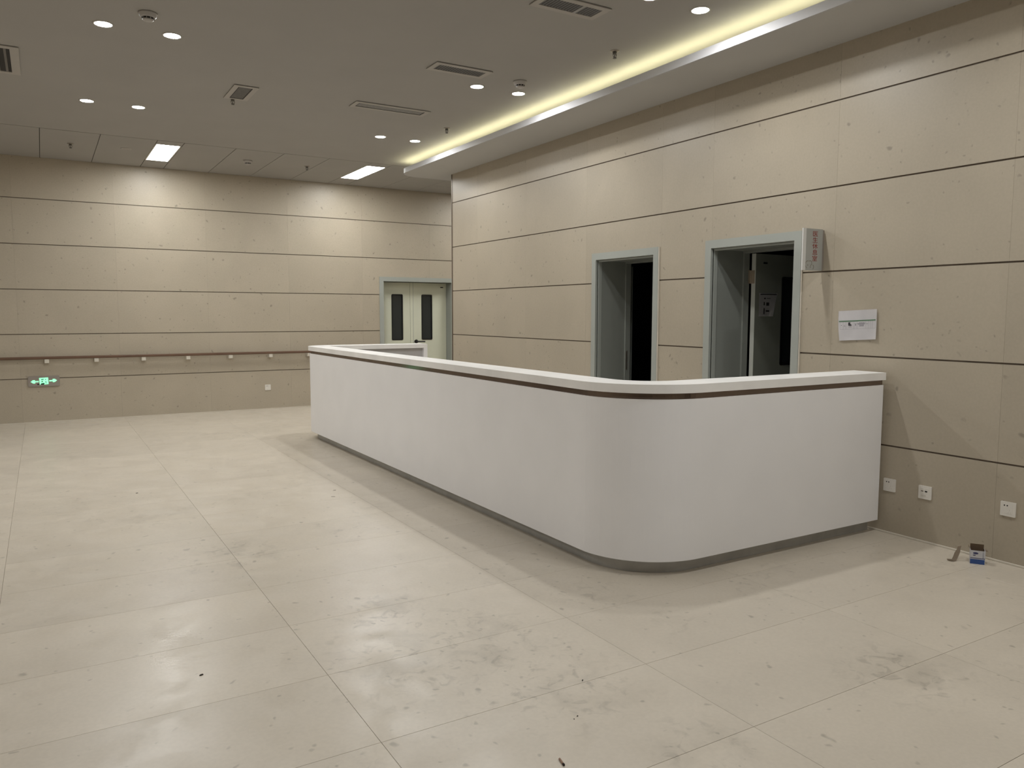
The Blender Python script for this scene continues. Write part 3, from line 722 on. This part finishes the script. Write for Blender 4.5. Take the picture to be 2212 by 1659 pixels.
for pts, wd in ((arc(.060, -.108, .026, 70, 250), .0016), (arc(.086, -.098, .018, 130, -40), .0016), ([(.098, -.106), (.086, -.126), (.092, -.130)], .0016), (arc(.110, -.124, .016, 70, -70), .0016), ([(.058, -.110), (.064, -.114)], .003)):
    stroke(pts, wd)
tag(obj('pen_mark', bm, 'pen', sg), kind='stuff')

# notice on the right wall
nw_ = thing('wall_notice', 'white paper with a green line and a small chair picture taped on the right wall', 'paper', (0, -8.885, 1.415))
TL, TR, BR, BL = (-8.727, 1.513), (-9.033, 1.527), (-9.039, 1.320), (-8.746, 1.302)
def PN(s, t, off=0.0):
    y = (TL[0] * (1 - s) + TR[0] * s) * t + (BL[0] * (1 - s) + BR[0] * s) * (1 - t); z = (TL[1] * (1 - s) + TR[1] * s) * t + (BL[1] * (1 - s) + BR[1] * s) * (1 - t)
    y += 0.006 * math.sin(math.pi * t) * (1 - s) * (1 if s < .3 else 0)
    out = 0.002 + 0.010 * (1 - t) ** 2 * (0.4 + 0.6 * s) + 0.004 * math.sin(5 * s + 1) * (1 - t) + 0.010 * s ** 4
    return Vector((-out - off, y + 8.885, z - 1.415))
bm = bmesh.new(); N = 12
vv = [[bm.verts.new(PN(i / N, j / N)) for j in range(N + 1)] for i in range(N + 1)]
for i in range(N):
    for j in range(N): bm.faces.new((vv[i][j], vv[i + 1][j], vv[i + 1][j + 1], vv[i][j + 1]))
bmesh.ops.solidify(bm, geom=bm.faces[:], thickness=0.0004); obj('sheet', bm, 'paper', nw_)
def printed(name, m, rects, off=0.0009):
    bm = bmesh.new()
    for (s0, s1, t0, t1) in rects:
        n_ = max(1, int((s1 - s0) * 12))
        for k in range(n_):
            a_, b_ = s0 + (s1 - s0) * k / n_, s0 + (s1 - s0) * (k + 1) / n_
            poly(bm, [PN(a_, t0, off), PN(b_, t0, off), PN(b_, t1, off), PN(a_, t1, off)])
    return obj(name, bm, m, nw_)
printed('green_line', 'print_green', [(0.02, 0.975, 0.625, 0.665)])
th_ = 0.003
printed('table_lines', 'print_grey', [(0.05, 0.97, 0.375, 0.378)] + [(x, x + .0022, 0.378, 0.625) for x in (0.05, 0.13, 0.205, 0.40, 0.485, 0.71, 0.775, 0.83, 0.885, 0.97)])
printed('chair_picture', 'print_dark', [(0.265, 0.305, 0.50, 0.60), (0.27, 0.325, 0.49, 0.54), (0.32, 0.345, 0.495, 0.52), (0.303, 0.309, 0.455, 0.49), (0.27, 0.345, 0.445, 0.452)])
tx = []
random.seed(3)
for row, (t_, a_, b_) in enumerate(((0.575, .53, .68), (0.548, .49, .70), (0.522, .51, .68), (0.49, .54, .66), (0.465, .54, .66))):
    x = a_
    while x < b_:
        L_ = random.uniform(.008, .02); tx.append((x, min(b_, x + L_), t_ - .008, t_ + .008)); x += L_ + .004
tx += [(0.075, .095, .50, .52), (0.145, .195, .475, .482), (0.155, .175, .50, .51), (0.415, .47, .545, .553), (0.43, .45, .49, .53), (0.72, .765, .525, .535), (0.79, .80, .54, .545)]
tag(printed('small_print', 'print_grey', tx), kind='stuff')

# ------------------------------------------------------------------ litter on the floor
cb = thing('small_carton', 'small open blue and white cardboard carton on the floor by the right wall', 'box', (-0.1355, -9.8500, 0), rz=math.atan2(-0.83, 0.55))
wd, dp, ht, tk = 0.0775, 0.062, 0.082, 0.0015
bm = bmesh.new()
y0, y1, hx = -dp / 2, dp / 2, wd / 2
box(bm, -hx, hx, y0, y0 + tk, 0, ht); box(bm, -hx, hx, y1 - tk, y1, 0, ht); box(bm, -hx, -hx + tk, y0 + tk, y1 - tk, 0, ht); box(bm, hx - tk, hx, y0 + tk, y1 - tk, 0, ht); box(bm, -hx + tk, hx - tk, y0 + tk, y1 - tk, 0, tk)
obj('carton_body', bm, 'boxwhite', cb)
bm = bmesh.new(); box(bm, -hx - .0006, hx - .003, y0 - .0006, y0, 0.001, 0.030); obj('blue_band', bm, 'boxblue', cb)
bm = bmesh.new(); box(bm, -hx - .0004, hx - .001, y0 - .0004, y0, 0.030, 0.034); obj('pale_line', bm, 'boxwhite', cb)
bm = bmesh.new(); box(bm, -hx, hx - .001, y0 - .0005, y0, 0.034, 0.038); plate(bm, [(-.012 + .014 * math.cos(2 * math.pi * k / 16), .066 + .006 * math.sin(2 * math.pi * k / 16)) for k in range(16)], 0, 0.0007, lambda u, v, w_: (u, y0 - w_, v))
box(bm, -.025, -.012, y0 - .0007, y0, 0.051, 0.056); box(bm, hx - .013, hx - .0115, y0 - .0006, y0, 0.036, 0.078); obj('navy_print', bm, 'boxnavy', cb)
bm = bmesh.new(); box(bm, -hx + tk, hx - tk, y1 - tk - .0006, y1 - tk, 0.002, ht); box(bm, -hx + tk, -hx + tk + .0006, y0 + tk, y1 - tk, 0.002, ht); obj('kraft_lining', bm, 'cardin', cb)
bm = bmesh.new(); v = box(bm, -hx + .002, hx - .004, y1 - tk, y1, ht, ht + .026)
obj('back_flap', bm, 'cardin', cb)
bm = bmesh.new(); poly(bm, [(-hx, y0 + .004, ht), (-hx, y1 - .004, ht), (-hx - .010, y1 - .006, ht + .020), (-hx - .010, y0 + .02, ht + .016)]); bmesh.ops.solidify(bm, geom=bm.faces[:], thickness=0.0012); obj('side_flap', bm, 'card', cb)
bm = bmesh.new(); poly(bm, [(hx, y0 + .004, ht), (hx, y1 - .004, ht), (hx + .016, y1 - .008, ht - .004), (hx + .016, y0 + .008, ht - .004)]); bmesh.ops.solidify(bm, geom=bm.faces[:], thickness=0.0012); obj('side_flap', bm, 'card', cb)

# curled strip of card lying next to it, its broad side to the room
rv, nv = Vector((0.857, -0.515, 0)), Vector((-0.886, -0.463, 0))
path = [(-0.034, 0.016, 0.014), (-0.029, 0.021, 0.005), (-0.019, 0.020, 0.0015), (-0.009, 0.013, 0.003), (-0.002, 0.006, 0.013), (0.005, 0.0, 0.030), (0.012, -0.006, 0.050), (0.019, -0.012, 0.070), (0.023, -0.016, 0.086)]
bm = bmesh.new(); ra, rb = [], []
for i, (a_, n_, z_) in enumerate(path):
    c_ = rv * a_ + nv * n_ + Vector((0, 0, z_)); hw_ = (0.0145 if i < 7 else 0.010); wv_ = (rv * 0.9 + nv * 0.35).normalized() * hw_ + Vector((0, 0, 0.003 if i > 3 else 0))
    ra.append(bm.verts.new(c_ - wv_)); rb.append(bm.verts.new(c_ + wv_))
for i in range(len(ra) - 1): bm.faces.new((ra[i], ra[i + 1], rb[i + 1], rb[i]))
bmesh.ops.solidify(bm, geom=bm.faces[:], thickness=0.0012)
o = tag(obj('card_strip', bm, 'card', None, (-0.205, -9.757, 0)), 'curled strip of brown cardboard on the floor left of the small carton', 'cardboard')

def dirp(p, q): return math.atan2(q[1] - p[1], q[0] - p[0])
cg = thing('cigarette_butt', 'tan cigarette butt with a burnt black tip on the floor tiles', 'cigarette', (-3.4845, -10.304, 0.0036), rz=math.radians(-102))
obj('filter', tube(bmesh.new(), [(-0.019, 0, 0), (-0.0185, 0, 0), (0.012, 0, 0)], [0.003, 0.0036, 0.0034], 12), 'butt', cg)
obj('burnt_tip', tube(bmesh.new(), [(0.012, 0, 0), (0.018, 0, 0.0004), (0.022, 0.0005, 0)], [0.0036, 0.0042, 0.0028], 12), 'ash', cg)
bits = [((-3.078, -9.864), 0.017, 0.0045, 40, 'dark splinter on the floor joint in the middle of the foreground'),
        ((-3.262, -10.085), 0.008, 0.0045, 20, 'dark crumb of a pair near the splinter in the foreground, the right one'),
        ((-3.285, -10.096), 0.006, 0.004, 60, 'dark crumb of a pair near the splinter in the foreground, the left one'),
        ((-2.846, -6.004), 0.030, 0.004, 15, 'thin dark sliver on the floor near the counter, the farther of two'),
        ((-2.931, -6.226), 0.040, 0.003, -25, 'thin dark sliver on the floor near the counter, the nearer of two'),
        ((-4.292, -5.28), 0.020, 0.008, 10, 'small dark crumb on the floor at left, far from the counter'),
        ((-4.405, -9.02), 0.022, 0.010, 15, 'dark dried clump on the shiny patch of floor at lower left')]
for (p, L_, wd, a, lab) in bits:
    bm = bmesh.new(); n_ = 7
    lo = []; hi = []
    for k in range(n_):
        t = 2 * math.pi * k / n_; j = random.uniform(.8, 1.15)
        lo.append(bm.verts.new((L_ / 2 * math.cos(t) * j, wd / 2 * math.sin(t) * j, 0.0))); hi.append(bm.verts.new((L_ / 2 * .75 * math.cos(t) * j, wd / 2 * .7 * math.sin(t) * j, min(wd * .6, .004))))
    bm.faces.new(lo); bm.faces.new(list(reversed(hi)))
    for k in range(n_): bm.faces.new((lo[k], lo[(k + 1) % n_], hi[(k + 1) % n_], hi[k]))
    o = tag(obj('debris_chip', bm, 'chip', None, (p[0], p[1], 0.0)), lab, 'debris', 'bits of debris on the floor'); o.rotation_euler = (0, 0, math.radians(a))
